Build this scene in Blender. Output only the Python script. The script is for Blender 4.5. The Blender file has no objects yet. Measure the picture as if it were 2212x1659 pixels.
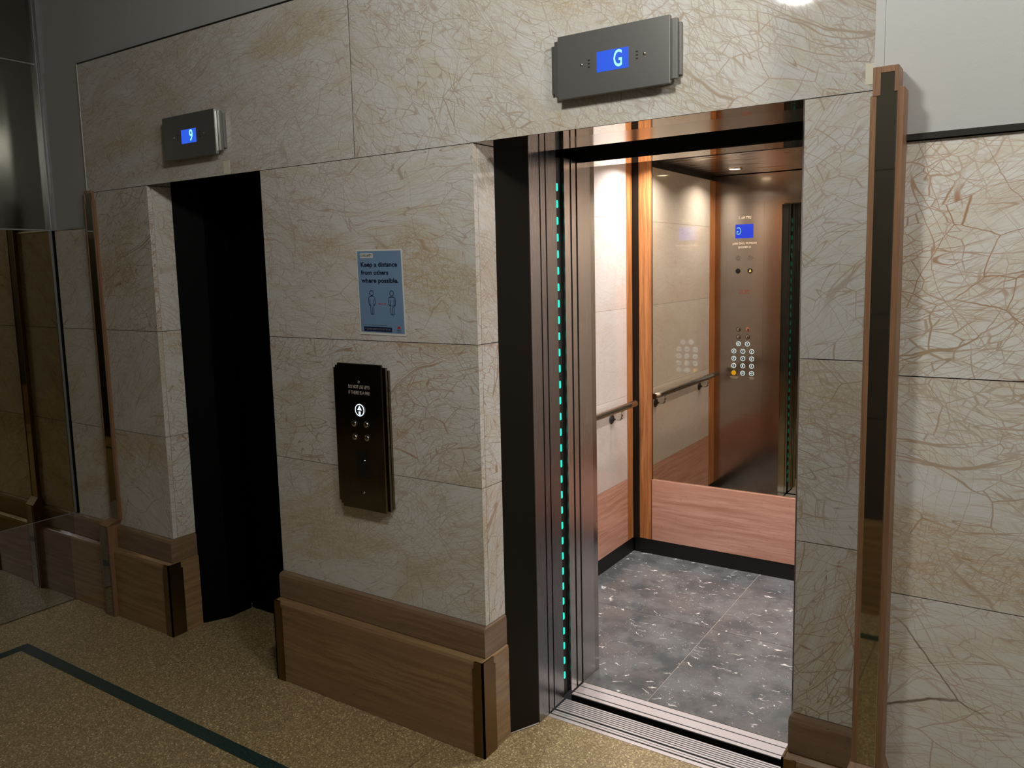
import bpy, bmesh, math, random
from mathutils import Vector, Matrix
random.seed(4)
S = bpy.context.scene
C = S.collection
# ---------------------------------------------------------------- camera
cam = bpy.data.objects.new('camera', bpy.data.cameras.new('camera')); C.objects.link(cam); S.camera = cam
R_ = Vector((0.83470524, 0.55021723, -0.02298177)); U_ = Vector((-0.04650431, 0.11200943, 0.99261837)); F_ = Vector((-0.5487299, 0.82747501, -0.11908234))
M = Matrix((R_, U_, -F_)).transposed().to_4x4(); M.translation = Vector((1.40049638, -2.16913722, 1.71976618))
cam.matrix_world = M
cam.data.sensor_width = 36; cam.data.sensor_fit = 'HORIZONTAL'
cam.data.lens = 1722.1757 * 36 / 2212
cam.data.shift_x = -(1107.095 - 1106) / 2212
cam.data.shift_y = (785.7878 - 829.5) / 2212
cam.data.clip_start = 0.02; cam.data.clip_end = 60
# ---------------------------------------------------------------- world / exposure / lights
W = bpy.data.worlds.new('world'); S.world = W; W.use_nodes = True
W.node_tree.nodes['Background'].inputs[0].default_value = (0.02, 0.02, 0.022, 1); W.node_tree.nodes['Background'].inputs[1].default_value = 1
S.view_settings.view_transform = 'Standard'; S.view_settings.look = 'None'
S.view_settings.gamma = 1; S.view_settings.use_curve_mapping = False
S.view_settings.exposure = 0.12
S.cycles.max_bounces = 14; S.cycles.glossy_bounces = 8; S.cycles.diffuse_bounces = 6
S.cycles.caustics_reflective = True; S.cycles.blur_glossy = 0.8; S.cycles.sample_clamp_indirect = 4

LAMP = Vector((0.54, -1.26, 2.865))
def light(name, kind, loc, power, col, **k):
    d = bpy.data.lights.new(name, kind); d.energy = power; d.color = col
    for a, b in k.items(): setattr(d, a, b)
    o = bpy.data.objects.new(name, d); C.objects.link(o); o.location = loc; return o
LAMP_GLOW = 84      # glow of the pendant's crystal shade; an added second lamp lights the right
FILL_LAMP = Vector((2.3, -1.26, 2.865))
DOWN = [(-0.33, 1.10), (-0.33, 1.93), (0.86, 1.10), (0.86, 1.93)]
for x, y in DOWN:
    light('downlight_beam', 'AREA', (x, y, 2.322), 10, (1.0, 0.95, 0.945), shape='DISK', size=0.07, spread=math.radians(148))

# ---------------------------------------------------------------- material helpers
def lin(c):
    return tuple(((v/255)/12.92 if v/255 <= .04045 else ((v/255+.055)/1.055)**2.4) for v in c)
class N:
    def __init__(s, name):
        s.m = bpy.data.materials.new(name); s.m.use_nodes = True; s.t = s.m.node_tree; s.b = s.t.nodes['Principled BSDF']
    def n(s, typ, ins={}, **k):
        o = s.t.nodes.new(typ)
        for a, b in k.items(): setattr(o, a, b)
        for a, b in ins.items(): s.put(o.inputs[a], b)
        return o
    def put(s, i, v):
        if isinstance(v, bpy.types.NodeSocket): s.t.links.new(v, i)
        elif isinstance(v, (tuple, list)) and len(v) == 3 and i.type == 'RGBA': i.default_value = (*v, 1)
        else: i.default_value = v
    def set(s, **k):
        for a, b in k.items(): s.put(s.b.inputs[a.replace('_', ' ')], b)
        return s.m
    def math(s, op, a, b=0.0, c=0.0, clamp=False):
        o = s.n('ShaderNodeMath', {0: a, 1: b, 2: c}, operation=op); o.use_clamp = clamp; return o.outputs[0]
    def vmath(s, op, a, b=(0, 0, 0), scale=None):
        ins = {0: a, 1: b}
        o = s.n('ShaderNodeVectorMath', ins, operation=op)
        if scale is not None: s.put(o.inputs['Scale'], scale)
        return o.outputs[0]
    def noise(s, vec, scale, detail=3, rough=.5, col=False):
        o = s.n('ShaderNodeTexNoise', {'Vector': vec, 'Scale': scale, 'Detail': detail, 'Roughness': rough})
        return o.outputs['Color' if col else 'Fac']
    def ss(s, v, lo, hi, a=0.0, b=1.0):
        return s.n('ShaderNodeMapRange', {'Value': v, 'From Min': lo, 'From Max': hi, 'To Min': a, 'To Max': b}, interpolation_type='SMOOTHSTEP').outputs[0]
    def mix(s, f, a, b):
        o = s.n('ShaderNodeMix', data_type='RGBA'); s.put(o.inputs['Factor'], f); s.put(o.inputs['A'], a) if 0 else None
        cs = [i for i in o.inputs if i.type == 'RGBA']; s.put(cs[0], a); s.put(cs[1], b)
        return [q for q in o.outputs if q.type == 'RGBA'][0]
def simple(name, col, rough=.5, metal=0., coat=0., spec=.5, emit=None, es=1.):
    m = N(name)
    m.set(Base_Color=lin(col), Roughness=rough, Metallic=metal, Coat_Weight=coat, Specular_IOR_Level=spec)
    if coat: m.set(Coat_Roughness=.02)
    if emit: m.set(Emission_Color=lin(emit), Emission_Strength=es)
    return m.m
def glow(name, col, s):
    m = N(name); m.set(Base_Color=(0, 0, 0), Roughness=.4, Emission_Color=lin(col), Emission_Strength=s); return m.m
def brushed(name, col, rough, axis='z', var=.06):
    m = N(name)
    co = m.n('ShaderNodeTexCoord').outputs['Object']
    sc = (260, 260, 3) if axis == 'z' else (3, 260, 260)
    v = m.vmath('MULTIPLY', co, sc)
    f = m.noise(v, 1, 2)
    big = m.noise(co, 2.5, 1)
    c = lin(col)
    m.set(Base_Color=m.mix(f, tuple(x*(1-var) for x in c), tuple(min(1, x*(1+var)) for x in c)), Metallic=1.0,
          Roughness=m.math('ADD', m.math('MULTIPLY', f, .06), m.math('ADD', m.math('MULTIPLY', big, .04), rough-.05)))
    return m.m

def marble(name, base, base2, vein, dark, dens=1.0, rough=.07, coat=0.0, spec=.5):
    """families of long thin veins: the mid-level contour of noise stretched along a slab's own directions"""
    m = N(name)
    uv = m.n('ShaderNodeUVMap').outputs[0]
    rnd = m.n('ShaderNodeObjectInfo').outputs['Random']
    off = m.n('ShaderNodeCombineXYZ', {0: m.math('MULTIPLY', rnd, 37.0), 1: m.math('MULTIPLY', rnd, 91.0), 2: m.math('MULTIPLY', rnd, 13.0)}).outputs[0]
    ang = m.math('ADD', m.math('MULTIPLY', m.math('FRACT', m.math('MULTIPLY', rnd, 7.31)), 1.7), -1.1)
    p = m.vmath('ADD', m.n('ShaderNodeVectorRotate', {'Vector': uv, 'Angle': ang}, rotation_type='Z_AXIS').outputs[0], off)
    n1 = m.vmath('SUBTRACT', m.noise(p, 2.0, 2, .5, True), (.5, .5, .5))
    n2 = m.vmath('SUBTRACT', m.noise(p, 16, 3, .55, True), (.5, .5, .5))
    q = m.vmath('ADD', m.vmath('ADD', p, m.vmath('SCALE', n1, scale=.20)), m.vmath('SCALE', n2, scale=.014))
    def fam(a, sx, sy, w, msk=None, amp=1.0, lo=.36, hi=.56):
        v = m.n('ShaderNodeVectorRotate', {'Vector': q, 'Angle': a}, rotation_type='Z_AXIS').outputs[0]
        v = m.vmath('MULTIPLY', m.vmath('ADD', v, (a*7+2, a*3, a)), (sx, sy, 1))
        t = m.n('ShaderNodeTexVoronoi', {'Vector': v, 'Scale': 1.0}, feature='DISTANCE_TO_EDGE').outputs['Distance']
        o = m.ss(t, w*.2, w, amp, 0)
        o = m.math('MULTIPLY', o, m.ss(m.noise(m.vmath('MULTIPLY', v, (1.1, .5, 1)), 1, 2), lo, hi, .12, 1))
        return m.math('MULTIPLY', o, msk) if msk is not None else o
    zA = m.ss(m.noise(p, 1.9, 2, .5), .34, .6)
    zB = m.ss(m.noise(m.vmath('ADD', p, (9, 3, 0)), 2.3, 2, .5), .42, .62)
    zC = m.ss(m.noise(m.vmath('ADD', m.vmath('MULTIPLY', q, (1, 2.2, 1)), (3, 19, 0)), 1.6, 3, .55), .48, .66)
    def contour(a, sx, sy, w, amp):
        v = m.n('ShaderNodeVectorRotate', {'Vector': q, 'Angle': a}, rotation_type='Z_AXIS').outputs[0]
        v = m.vmath('MULTIPLY', m.vmath('ADD', v, (a*7, a*3, a)), (sx, sy, 1))
        t = m.math('ABSOLUTE', m.math('SUBTRACT', m.noise(v, 1, 0, .45), .5))
        return m.math('MULTIPLY', m.ss(t, w*.2, w, amp, 0), m.ss(m.noise(m.vmath('MULTIPLY', v, (1.5, .4, 1)), 1, 1), .35, .5))
    L = [fam(0, 6, 11, .013, None, .95), fam(.75, 5, 9, .010, zA, .8), fam(-.55, 11, 20, .026, zB, .8), fam(.22, 15, 34, .040, zA, .8),
         fam(.05, 14, 62, .075, zB, .7), fam(1.3, 22, 36, .048, zC, .65), fam(-.2, 46, 84, .11, zC, .6, .3, .5),
         contour(.12, 1.5, 26, .008, .9), contour(-.3, 1.8, 34, .010, .85), contour(1.45, 1.6, 22, .007, .8), contour(.5, 2.2, 40, .012, .7)]
    tot = L[0]
    for l in L[1:]: tot = m.math('MAXIMUM', tot, l)
    sd = m.math('ADD', m.math('MULTIPLY', m.math('FRACT', m.math('MULTIPLY', rnd, 13.7)), .50), .55)
    hair = m.math('MULTIPLY', m.ss(m.noise(m.vmath('MULTIPLY', q, (7, 170, 1)), 1, 3, .6), .52, .70), m.ss(m.noise(p, 2.9, 2), .38, .62, .1, .55))
    r5 = m.n('ShaderNodeVectorRotate', {'Vector': q, 'Angle': .9}, rotation_type='Z_AXIS').outputs[0]
    hair2 = m.math('MULTIPLY', m.ss(m.noise(m.vmath('MULTIPLY', r5, (9, 150, 1)), 1, 3, .6), .54, .70), m.math('MULTIPLY', zB, .45))
    tot = m.math('MAXIMUM', m.math('MULTIPLY', tot, sd), m.math('MAXIMUM', hair, hair2))
    tot = m.math('MULTIPLY', tot, .92*dens, clamp=True)
    vein = m.mix(m.ss(m.noise(p, 2.1, 2), .4, .6), vein, (vein[0]*1.12, vein[1]*.92, vein[2]*.95))
    haze = m.ss(m.noise(m.vmath('MULTIPLY', q, (4, 22, 1)), 1, 5, .7), .44, .72, 0, .55)
    haze = m.math('MAXIMUM', haze, m.math('MULTIPLY', zC, m.ss(m.noise(m.vmath('MULTIPLY', q, (14, 90, 1)), 1, 3, .7), .35, .65, .25, .95)))
    base_c = m.mix(haze, base, base2)
    c = m.mix(tot, base_c, vein)
    d = fam(1.05, .9, 1.5, .0035, m.ss(m.noise(p, 1.3, 2), .5, .6), 1.0, .5, .6)
    c = m.mix(m.math('MULTIPLY', d, .8*dens, clamp=True), c, dark)
    m.set(Base_Color=c, Roughness=rough, Coat_Weight=coat, Coat_Roughness=.01, Specular_IOR_Level=spec)
    return m.m
def travertine(name, c1, c2, c3, rough=.25, coat=0.):
    m = N(name)
    uv = m.n('ShaderNodeUVMap').outputs[0]
    rnd = m.n('ShaderNodeObjectInfo').outputs['Random']
    p = m.vmath('ADD', uv, m.n('ShaderNodeCombineXYZ', {0: m.math('MULTIPLY', rnd, 31.0), 1: m.math('MULTIPLY', rnd, 17.0)}).outputs[0])
    w = m.vmath('SUBTRACT', m.noise(p, 3, 3, .5, True), (.5, .5, .5))
    q = m.vmath('ADD', p, m.vmath('MULTIPLY', w, (0, .045, 0)))
    b1 = m.noise(m.vmath('MULTIPLY', q, (2.2, 42, 1)), 1, 6, .68)
    b2 = m.noise(m.vmath('MULTIPLY', q, (9, 170, 1)), 1, 3, .6)
    b3 = m.noise(m.vmath('MULTIPLY', q, (1.2, 7, 1)), 1, 2, .5)
    c = m.mix(m.ss(b1, .32, .66), c1, c2)
    c = m.mix(m.ss(b3, .42, .62, 0, .55), c, c3)
    c = m.mix(m.ss(b2, .55, .75, 0, .35), c, c1)
    pit = m.ss(m.noise(m.vmath('MULTIPLY', q, (60, 150, 1)), 1, 2, .5), .68, .73, 0, .6)
    c = m.mix(pit, c, tuple(x*.35 for x in c1))
    m.set(Base_Color=c, Roughness=rough, Coat_Weight=coat, Coat_Roughness=.03)
    return m.m
def timber(name, c1, c2, scale=1., rough=.35):
    m = N(name)
    uv = m.n('ShaderNodeUVMap').outputs[0]
    rnd = m.n('ShaderNodeObjectInfo').outputs['Random']
    p = m.vmath('ADD', uv, m.n('ShaderNodeCombineXYZ', {0: m.math('MULTIPLY', rnd, 31.0)}).outputs[0])
    w = m.vmath('SUBTRACT', m.noise(p, 3, 2, .5, True), (.5, .5, .5))
    q = m.vmath('ADD', p, m.vmath('MULTIPLY', w, (.02, 0, 0)))
    g = m.noise(m.vmath('MULTIPLY', q, (70*scale, 2.2, 1)), 1, 4, .65)
    h = m.noise(m.vmath('MULTIPLY', q, (300*scale, 9, 1)), 1, 2, .6)
    c = m.mix(m.ss(g, .3, .7), c1, c2)
    c = m.mix(m.ss(h, .5, .75, 0, .4), c, tuple(x*.55 for x in c1))
    m.set(Base_Color=c, Roughness=rough)
    return m.m
def terrazzo():
    m = N('terrazzo')
    co = m.n('ShaderNodeTexCoord').outputs['Object']
    v = m.n('ShaderNodeTexVoronoi', {'Vector': co, 'Scale': 210.0}, feature='F1')
    s1 = m.n('ShaderNodeSeparateColor', {0: v.outputs['Color']}).outputs
    v2 = m.n('ShaderNodeTexVoronoi', {'Vector': co, 'Scale': 95.0}, feature='F1')
    s2 = m.n('ShaderNodeSeparateColor', {0: v2.outputs['Color']}).outputs
    base = m.mix(m.noise(co, 2.2, 3), lin((144, 125, 90)), lin((158, 138, 100)))
    c = m.mix(m.ss(s1[0], .5, .95, 0, .9), base, lin((208, 188, 142)))
    c = m.mix(m.ss(s1[1], .72, .86, 0, .55), c, lin((98, 78, 44)))
    chip = m.math('MULTIPLY', m.ss(s2[0], .84, .86), m.ss(v2.outputs['Distance'], .22, .36, 1, 0))
    c = m.mix(chip, c, lin((236, 224, 186)))
    m.set(Base_Color=c, Roughness=m.ss(s2[1], 0, 1, .28, .42))
    return m.m
def slate():
    m = N('dark_marble')
    co = m.n('ShaderNodeUVMap').outputs[0]
    rnd = m.n('ShaderNodeObjectInfo').outputs['Random']
    p = m.vmath('ADD', co, m.n('ShaderNodeCombineXYZ', {0: m.math('MULTIPLY', rnd, 21.0), 1: m.math('MULTIPLY', rnd, 7.0)}).outputs[0])
    w = m.vmath('SUBTRACT', m.noise(p, 9, 4, .6, True), (.5, .5, .5))
    q = m.vmath('ADD', p, m.vmath('SCALE', w, scale=.12))
    c = m.mix(m.ss(m.noise(q, 5, 5, .65), .35, .65), lin((82, 86, 88)), lin((114, 117, 118)))
    c = m.mix(m.ss(m.noise(m.vmath('ADD', q, (4, 4, 0)), 3.2, 3, .6), .48, .66, 0, .6), c, lin((110, 106, 105)))
    vo = m.n('ShaderNodeTexVoronoi', {'Vector': m.vmath('MULTIPLY', q, (9, 21, 1)), 'Scale': 1.0}, feature='DISTANCE_TO_EDGE').outputs['Distance']
    ln = m.math('MULTIPLY', m.ss(vo, 0, .05, 1, 0), m.ss(m.noise(m.vmath('MULTIPLY', q, (16, 30, 1)), 1, 2, .5), .58, .66))
    fl = m.ss(m.noise(m.vmath('MULTIPLY', q, (34, 80, 1)), 1, 3, .6), .70, .73)
    fl = m.math('MULTIPLY', fl, m.ss(m.noise(m.vmath('ADD', p, (2, 8, 0)), 4, 2), .42, .55))
    f2 = m.math('MULTIPLY', m.ss(m.noise(m.vmath('MULTIPLY', q, (90, 190, 1)), 1, 2, .55), .66, .71), m.ss(m.noise(m.vmath('ADD', p, (5, 1, 0)), 5, 2), .45, .58))
    c = m.mix(m.math('MAXIMUM', m.math('MAXIMUM', ln, fl), f2), c, lin((232, 230, 226)))
    m.set(Base_Color=c, Roughness=.14)
    return m.m
def wavyceil():
    m = N('ceiling_steel')
    co = m.n('ShaderNodeTexCoord').outputs['Object']
    f = m.noise(m.vmath('MULTIPLY', co, (4, 14, 1)), 1, 3, .55)
    bp = m.n('ShaderNodeBump', {'Height': f, 'Strength': .35, 'Distance': .02})
    m.set(Base_Color=lin((218, 208, 200)), Metallic=1.0, Roughness=.15, Normal=bp.outputs[0])
    return m.m
def paint(name, col, rough=.6):
    m = N(name)
    co = m.n('ShaderNodeTexCoord').outputs['Object']
    f = m.noise(co, 220, 2)
    bp = m.n('ShaderNodeBump', {'Height': f, 'Strength': .08, 'Distance': .002})
    c = lin(col)
    m.set(Base_Color=m.mix(m.noise(co, 1.4, 2), tuple(x*.95 for x in c), tuple(x*1.05 for x in c)), Roughness=rough, Normal=bp.outputs[0])
    return m.m

MARB = marble('cream_marble', lin((210, 211, 207)), lin((198, 188, 162)), lin((150, 122, 84)), lin((88, 62, 38)), 1.0, .06)
CARM = marble('lift_marble', lin((220, 214, 208)), lin((214, 202, 190)), lin((186, 160, 136)), lin((150, 118, 92)), .4, .12, 1.0)
TRAV = travertine('brown_travertine', lin((124, 98, 66)), lin((158, 130, 92)), lin((142, 114, 84)), .2)
CAPT = travertine('grey_travertine', lin((116, 94, 72)), lin((140, 116, 92)), lin((128, 106, 90)), .2)
PINK = travertine('pink_travertine', lin((184, 132, 108)), lin((214, 168, 146)), lin((202, 150, 128)), .25, .6)
WOOD = timber('orange_timber', lin((150, 90, 46)), lin((196, 134, 80)))
BRONZE_W = timber('bronze_brown', lin((112, 82, 58)), lin((138, 104, 76)), 1.5, .4)
TERR = terrazzo(); SLATE = slate(); CEIL = wavyceil()
GREY = paint('grey_paint', (172, 173, 172)); HALLC = paint('ceiling_paint', (128, 126, 122)); DARKW = paint('dark_panelling', (64, 60, 54))
STEEL = brushed('brushed_steel', (204, 202, 202), .26)
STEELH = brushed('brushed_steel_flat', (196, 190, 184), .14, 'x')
POLISH = simple('polished_steel', (206, 198, 188), .03, 1.)
GUN = simple('satin_gunmetal', (124, 124, 121), .34, .6)
GUNL = simple('edge_steel', (200, 200, 196), .12, 1.)
PANEL = brushed('dark_polished_steel', (132, 124, 108), .13)
CHROME = simple('chrome', (215, 210, 200), .08, 1.)
RAILM = simple('rail_steel', (206, 200, 190), .24, 1.)
ALU = simple('sill_aluminium', (226, 222, 222), .34, .55)
BLACK = simple('black_matt', (12, 12, 12), .5)
STEEL_DIM = brushed('dimmed_brushed_steel', (140, 141, 143), .28)  # dimmer copy of the steel, dark reflections put into its colour
STEELF = brushed('front_steel', (186, 182, 180), .17)
FRAMEK = simple('black_frame', (26, 23, 18), .42, 0, 0, .25)
DOORK = simple('black_door', (5, 6, 7), .6, 0, 0, .06)  # shade of the closed entrance is put into this near-black colour
GROUT = simple('grout', (70, 62, 48), .8)
LGROUT = simple('light_grout', (176, 168, 158), .6)
BRZ = brushed('dark_bronze', (124, 102, 70), .4)
MIRR = simple('bronze_mirror', (190, 181, 162), .0, 1.)
DGLASS = simple('black_mirror_glass', (160, 157, 142), .03, 1.)
UGLASS = simple('dark_hazy_glass', (122, 121, 112), .16, 1.)
SGLASS = simple('smoked_glass', (160, 148, 118), .02, 1.)
SGLASS2 = simple('grey_mirror_glass', (210, 215, 226), .008, 1.)
TRIM = simple('grey_trim', (150, 152, 154), .35, .6)
PALE = simple('pale_edge_trim', (232, 232, 226), .3, .1)
DTRIM = simple('dark_trim', (86, 84, 82), .3, .8)
WHITE = simple('white_paper', (214, 216, 210), .5)
BLUE = simple('poster_blue', (114, 144, 178), .4)
NAVY = simple('navy_ink', (18, 30, 62), .5)
RED = simple('red_ink', (196, 70, 66), .5)
LCD = glow('blue_screen', (48, 98, 238), .85)
LCD2 = glow('blue_screen_bright', (0, 60, 255), 1.7)
CYAN = glow('screen_glyph', (150, 245, 255), 1.3)
TEAL = glow('teal_light', (0, 240, 205), 1.1)
LIT = glow('lit_button_white', (205, 232, 255), 2.2)
LITY = glow('lit_button_yellow', (250, 190, 20), 1.1)
ETCH = simple('etched_white', (225, 215, 200), .5)
CREAM = simple('cream_sticker', (222, 218, 196), .5)
BULB = glow('downlight_lens', (255, 236, 214), 12)
XTAL = glow('crystal_glass', (255, 251, 244), LAMP_GLOW)

# ---------------------------------------------------------------- mesh helpers
class B:
    """collects faces with planar UVs in metres; build() links one mesh object"""
    def __init__(s): s.v = []; s.f = []; s.sm = []
    def poly(s, pts, faces, smooth=False):
        o = len(s.v); s.v += [Vector(p) for p in pts]
        for f in faces: s.f.append([o+i for i in f]); s.sm.append(smooth)
        return s
    def box(s, x0, x1, y0, y1, z0, z1):
        return s.poly([(x0, y0, z0), (x1, y0, z0), (x1, y1, z0), (x0, y1, z0), (x0, y0, z1), (x1, y0, z1), (x1, y1, z1), (x0, y1, z1)],
                      [(0, 3, 2, 1), (4, 5, 6, 7), (0, 1, 5, 4), (1, 2, 6, 5), (2, 3, 7, 6), (3, 0, 4, 7)])
    def prism(s, pts, z0, z1):          # pts (x, y) counter-clockwise
        n = len(pts)
        return s.poly([(x, y, z0) for x, y in pts]+[(x, y, z1) for x, y in pts],
                      [tuple(range(n-1, -1, -1)), tuple(range(n, 2*n))]+[(i, (i+1) % n, n+(i+1) % n, n+i) for i in range(n)])
    def extr(s, pts, y0, y1):           # outline in x, z, front face at y0
        n = len(pts)
        return s.poly([(x, y0, z) for x, z in pts]+[(x, y1, z) for x, z in pts],
                      [tuple(range(n)), tuple(range(2*n-1, n-1, -1))]+[(i, n+i, n+(i+1) % n, (i+1) % n) for i in range(n)])
    def loft(s, rings, smooth=False):
        n = len(rings[0]); pts = [p for r in rings for p in r]
        fs = [(k*n+i, k*n+(i+1) % n, (k+1)*n+(i+1) % n, (k+1)*n+i) for k in range(len(rings)-1) for i in range(n)]
        s.poly(pts, fs, smooth)
        o = len(s.v)-len(pts)
        s.f.append([o+i for i in range(n-1, -1, -1)]); s.sm.append(False)
        s.f.append([o+(len(rings)-1)*n+i for i in range(n)]); s.sm.append(False)
        return s
    def tube(s, path, r, n=12):
        path = [Vector(p) for p in path]; rings = []
        for i, p in enumerate(path):
            t = (path[min(i+1, len(path)-1)]-path[max(i-1, 0)]).normalized()
            a = Vector((0, 0, 1)) if abs(t.z) < .9 else Vector((1, 0, 0))
            e = t.cross(a).normalized(); g = e.cross(t)
            rings.append([p+r*(math.cos(2*math.pi*k/n)*e+math.sin(2*math.pi*k/n)*g) for k in range(n)])
        return s.loft(rings, True)
    def disc(s, c, axis, prof, n=20):   # lathe: prof = [(radius, height along axis)]
        c = Vector(c); ax = Vector(axis).normalized(); a = Vector((0, 0, 1)) if abs(ax.z) < .9 else Vector((1, 0, 0))
        e = ax.cross(a).normalized(); g = ax.cross(e)
        return s.loft([[c+ax*h+r*(math.cos(2*math.pi*k/n)*e+math.sin(2*math.pi*k/n)*g) for k in range(n)] for r, h in prof], True)
    def build(s, name, mat, parent=None, label=None, bevel=0., **props):
        me = bpy.data.meshes.new(name)
        base = Vector((0, 0, 0))
        p = parent
        while p is not None: base += p.location; p = p.parent
        me.from_pydata([v-base for v in s.v], [], s.f)
        me.polygons.foreach_set('use_smooth', s.sm)
        bm = bmesh.new(); bm.from_mesh(me)
        bmesh.ops.recalc_face_normals(bm, faces=bm.faces)
        if bevel: bmesh.ops.bevel(bm, geom=[e for e in bm.edges if e.is_manifold and e.calc_face_angle(0) > .7], offset=bevel, segments=1, affect='EDGES')
        bm.to_mesh(me); bm.free()
        uvl = me.uv_layers.new(name='UVMap')
        for f in me.polygons:
            nn = f.normal; ax = max(range(3), key=lambda i: abs(nn[i]))
            for li in f.loop_indices:
                v = me.vertices[me.loops[li].vertex_index].co+base
                uvl.data[li].uv = (v.y, v.z) if ax == 0 else (v.x, v.z) if ax == 1 else (v.x, v.y)
        me.materials.append(mat)
        o = bpy.data.objects.new(name, me); C.objects.link(o); o.parent = parent
        if label: o['label'] = label
        for k, v in props.items(): o[k] = v
        return o
def bx(name, mat, parent, *a, label=None, bevel=0., **k): return B().box(*a).build(name, mat, parent, label, bevel, **k)
def thing(name, label, cat, loc=(0, 0, 0), group=None):
    o = bpy.data.objects.new(name, None); C.objects.link(o); o.location = loc; o.empty_display_size = .1
    o['label'] = label; o['category'] = cat
    if group: o['group'] = group
    return o
def struct(name, label=None, loc=(0, 0, 0)):
    o = bpy.data.objects.new(name, None); C.objects.link(o); o.location = loc; o['kind'] = 'structure'
    if label: o['label'] = label
    return o
_font = {}
def text(name, s, o, ux, uz, w, h, mat, parent, align='l', lift=.0006, bold=0.0, label=None):
    """lettering: origin o at the baseline, fitted to width w and cap height h, standing lift off the plane"""
    cu = bpy.data.curves.new(name, 'FONT'); cu.body = s; cu.size = 1; cu.resolution_u = 3; cu.offset = bold
    ob = bpy.data.objects.new(name, cu); C.objects.link(ob)
    dg = bpy.context.evaluated_depsgraph_get(); dg.update()
    me = bpy.data.meshes.new_from_object(ob.evaluated_get(dg))
    bpy.data.objects.remove(ob); bpy.data.curves.remove(cu)
    xs = [v.co.x for v in me.vertices]; x0, x1 = min(xs), max(xs)
    ux = Vector(ux).normalized(); uz = Vector(uz).normalized(); nn = ux.cross(uz)
    sx = w/(x1-x0); sy = h/.69
    ax = 0 if align == 'l' else w/2 if align == 'c' else w
    base = Vector((0, 0, 0)); p = parent
    while p is not None: base += p.location; p = p.parent
    for v in me.vertices:
        v.co = Vector(o)+ux*((v.co.x-x0)*sx-ax)+uz*(v.co.y*sy)+nn*lift-base
    me.name = name; me.materials.clear(); me.materials.append(mat)
    ob = bpy.data.objects.new(name, me); C.objects.link(ob); ob.parent = parent
    if label: ob['label'] = label
    return ob

# ---------------------------------------------------------------- measured dimensions (metres)
XL, XA, XB, XC, XD, XE = -2.50, -2.006, -1.2296, -0.1746, 0.875, 1.078
XJ = -0.7063; H = 2.13; ZT = 2.7341; J1 = 1.4644; J2 = 0.9655; ZB = 0.4688; ZP = 0.357
D = 0.12; XG = -2.87; ZR = 1.968; YR = -0.247
G = .0012
HB = -2.52       # opposite wall of the lobby
# ================================================================= SETTING
# ---- main marble wall
wall = struct('wall_back', 'cream veined marble wall with grey painted wall above, around the two lift openings')
def slab(x0, x1, z0, z1, y0=0., th=.022, mat=MARB, par=None):
    return bx('marble_slab', mat, par or wall, x0+G, x1-G, y0, y0+th, z0+G, z1-G)
slab(XL, XJ-.0009, H, ZT); slab(XJ+.0009, XE, H, ZT); bx('joint_filler', DTRIM, wall, XJ-.003, XJ+.003, .0012, .02, H+.002, ZT-.001)
for (a, b) in ((XG+.03, -2.455), (-2.455, XA), (XB, XC), (XD, XE)):
    zt = ZR if a < -2.8 else H
    slab(a, b, J1, zt); slab(a, b, J2, J1); slab(a, b, ZB, J2)
# reveals at the openings
for xr, s in ((XA, 1), (XB, -1), (XC, 1), (XD, -1)):
    for z0, z1 in ((ZB, J2), (J2, J1), (J1, H)):
        x0, x1 = (xr-.02, xr) if s > 0 else (xr, xr+.02)
        bx('reveal_slab', MARB, wall, x0, x1, .0235, D, z0+G, z1-G, bevel=.0006)
# body behind the slabs, painted wall above
core = B()
core.box(XG, XA-.025, .023, .30, 0, ZT); core.box(XB+.025, XC-.025, .023, D-.001, 0, H)
core.box(XD+.025, XE+.12, .023, .30, 0, H); core.box(XG, 1.2, .023, .32, H+.02, ZT)
core.build('wall_core', GROUT, wall)
bx('painted_panel', GREY, wall, XG-.02, 1.2, .014, .32, ZT+.006, 3.3)
bx('painted_panel', GREY, wall, XG-.02, XL-.004, .006, .022, ZR, ZT+.006)
bx('shadow_gap', DTRIM, wall, XL, XE, .001, .03, ZT, ZT+.007)
bx('edge_trim', PALE, wall, XL-.006, XL, -.001, .022, H+.002, ZT, label='thin bright metal trim on the marble edge')
bx('ledge_trim', TRIM, wall, XG, -2.51, -.006, .02, ZR-.004, ZR+.004, label='thin pale metal ledge over the low marble')
bx('corner_trim', TRIM, wall, XG, XG+.02, -.012, .02, ZR+.004, 3.3); bx('corner_trim', TRIM, wall, XG+.024, XG+.045, -.006, .02, ZR+.004, 3.3)
# ---- right wall, standing forward
wr = struct('wall_right', 'forward standing wall with cream marble below and grey paint above')
XR0, XR1 = 1.085, 3.2
for z0, z1 in ((0.0, ZB), (ZB, J2), (J2, J1), (J1, ZR)):
    for a, b in ((1.143, 1.85), (1.85, 2.55), (2.55, XR1)):
        if z0 == 0: bx('plinth_stone', TRAV, wr, a+G, b-G, YR-.03, YR+.02, 0, z1-.01)
        else: slab(a, b, z0, z1, YR, .022, MARB, wr)
B().box(XR0, XR1, YR+.0225, YR+.13, 0, ZR).build('wall_core', GROUT, wr)
bx('painted_panel', GREY, wr, 1.098, XR1, YR+.004, YR+.13, ZR+.014, 3.3)
bx('ledge_trim', DTRIM, wr, 1.143, XR1, YR-.008, YR+.03, ZR+.001, ZR+.014, label='dark satin metal trim along the top of the marble')
bx('side_return', GREY, wr, 1.10, 1.14, YR+.13, .03, ZT, 3.3)
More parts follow.
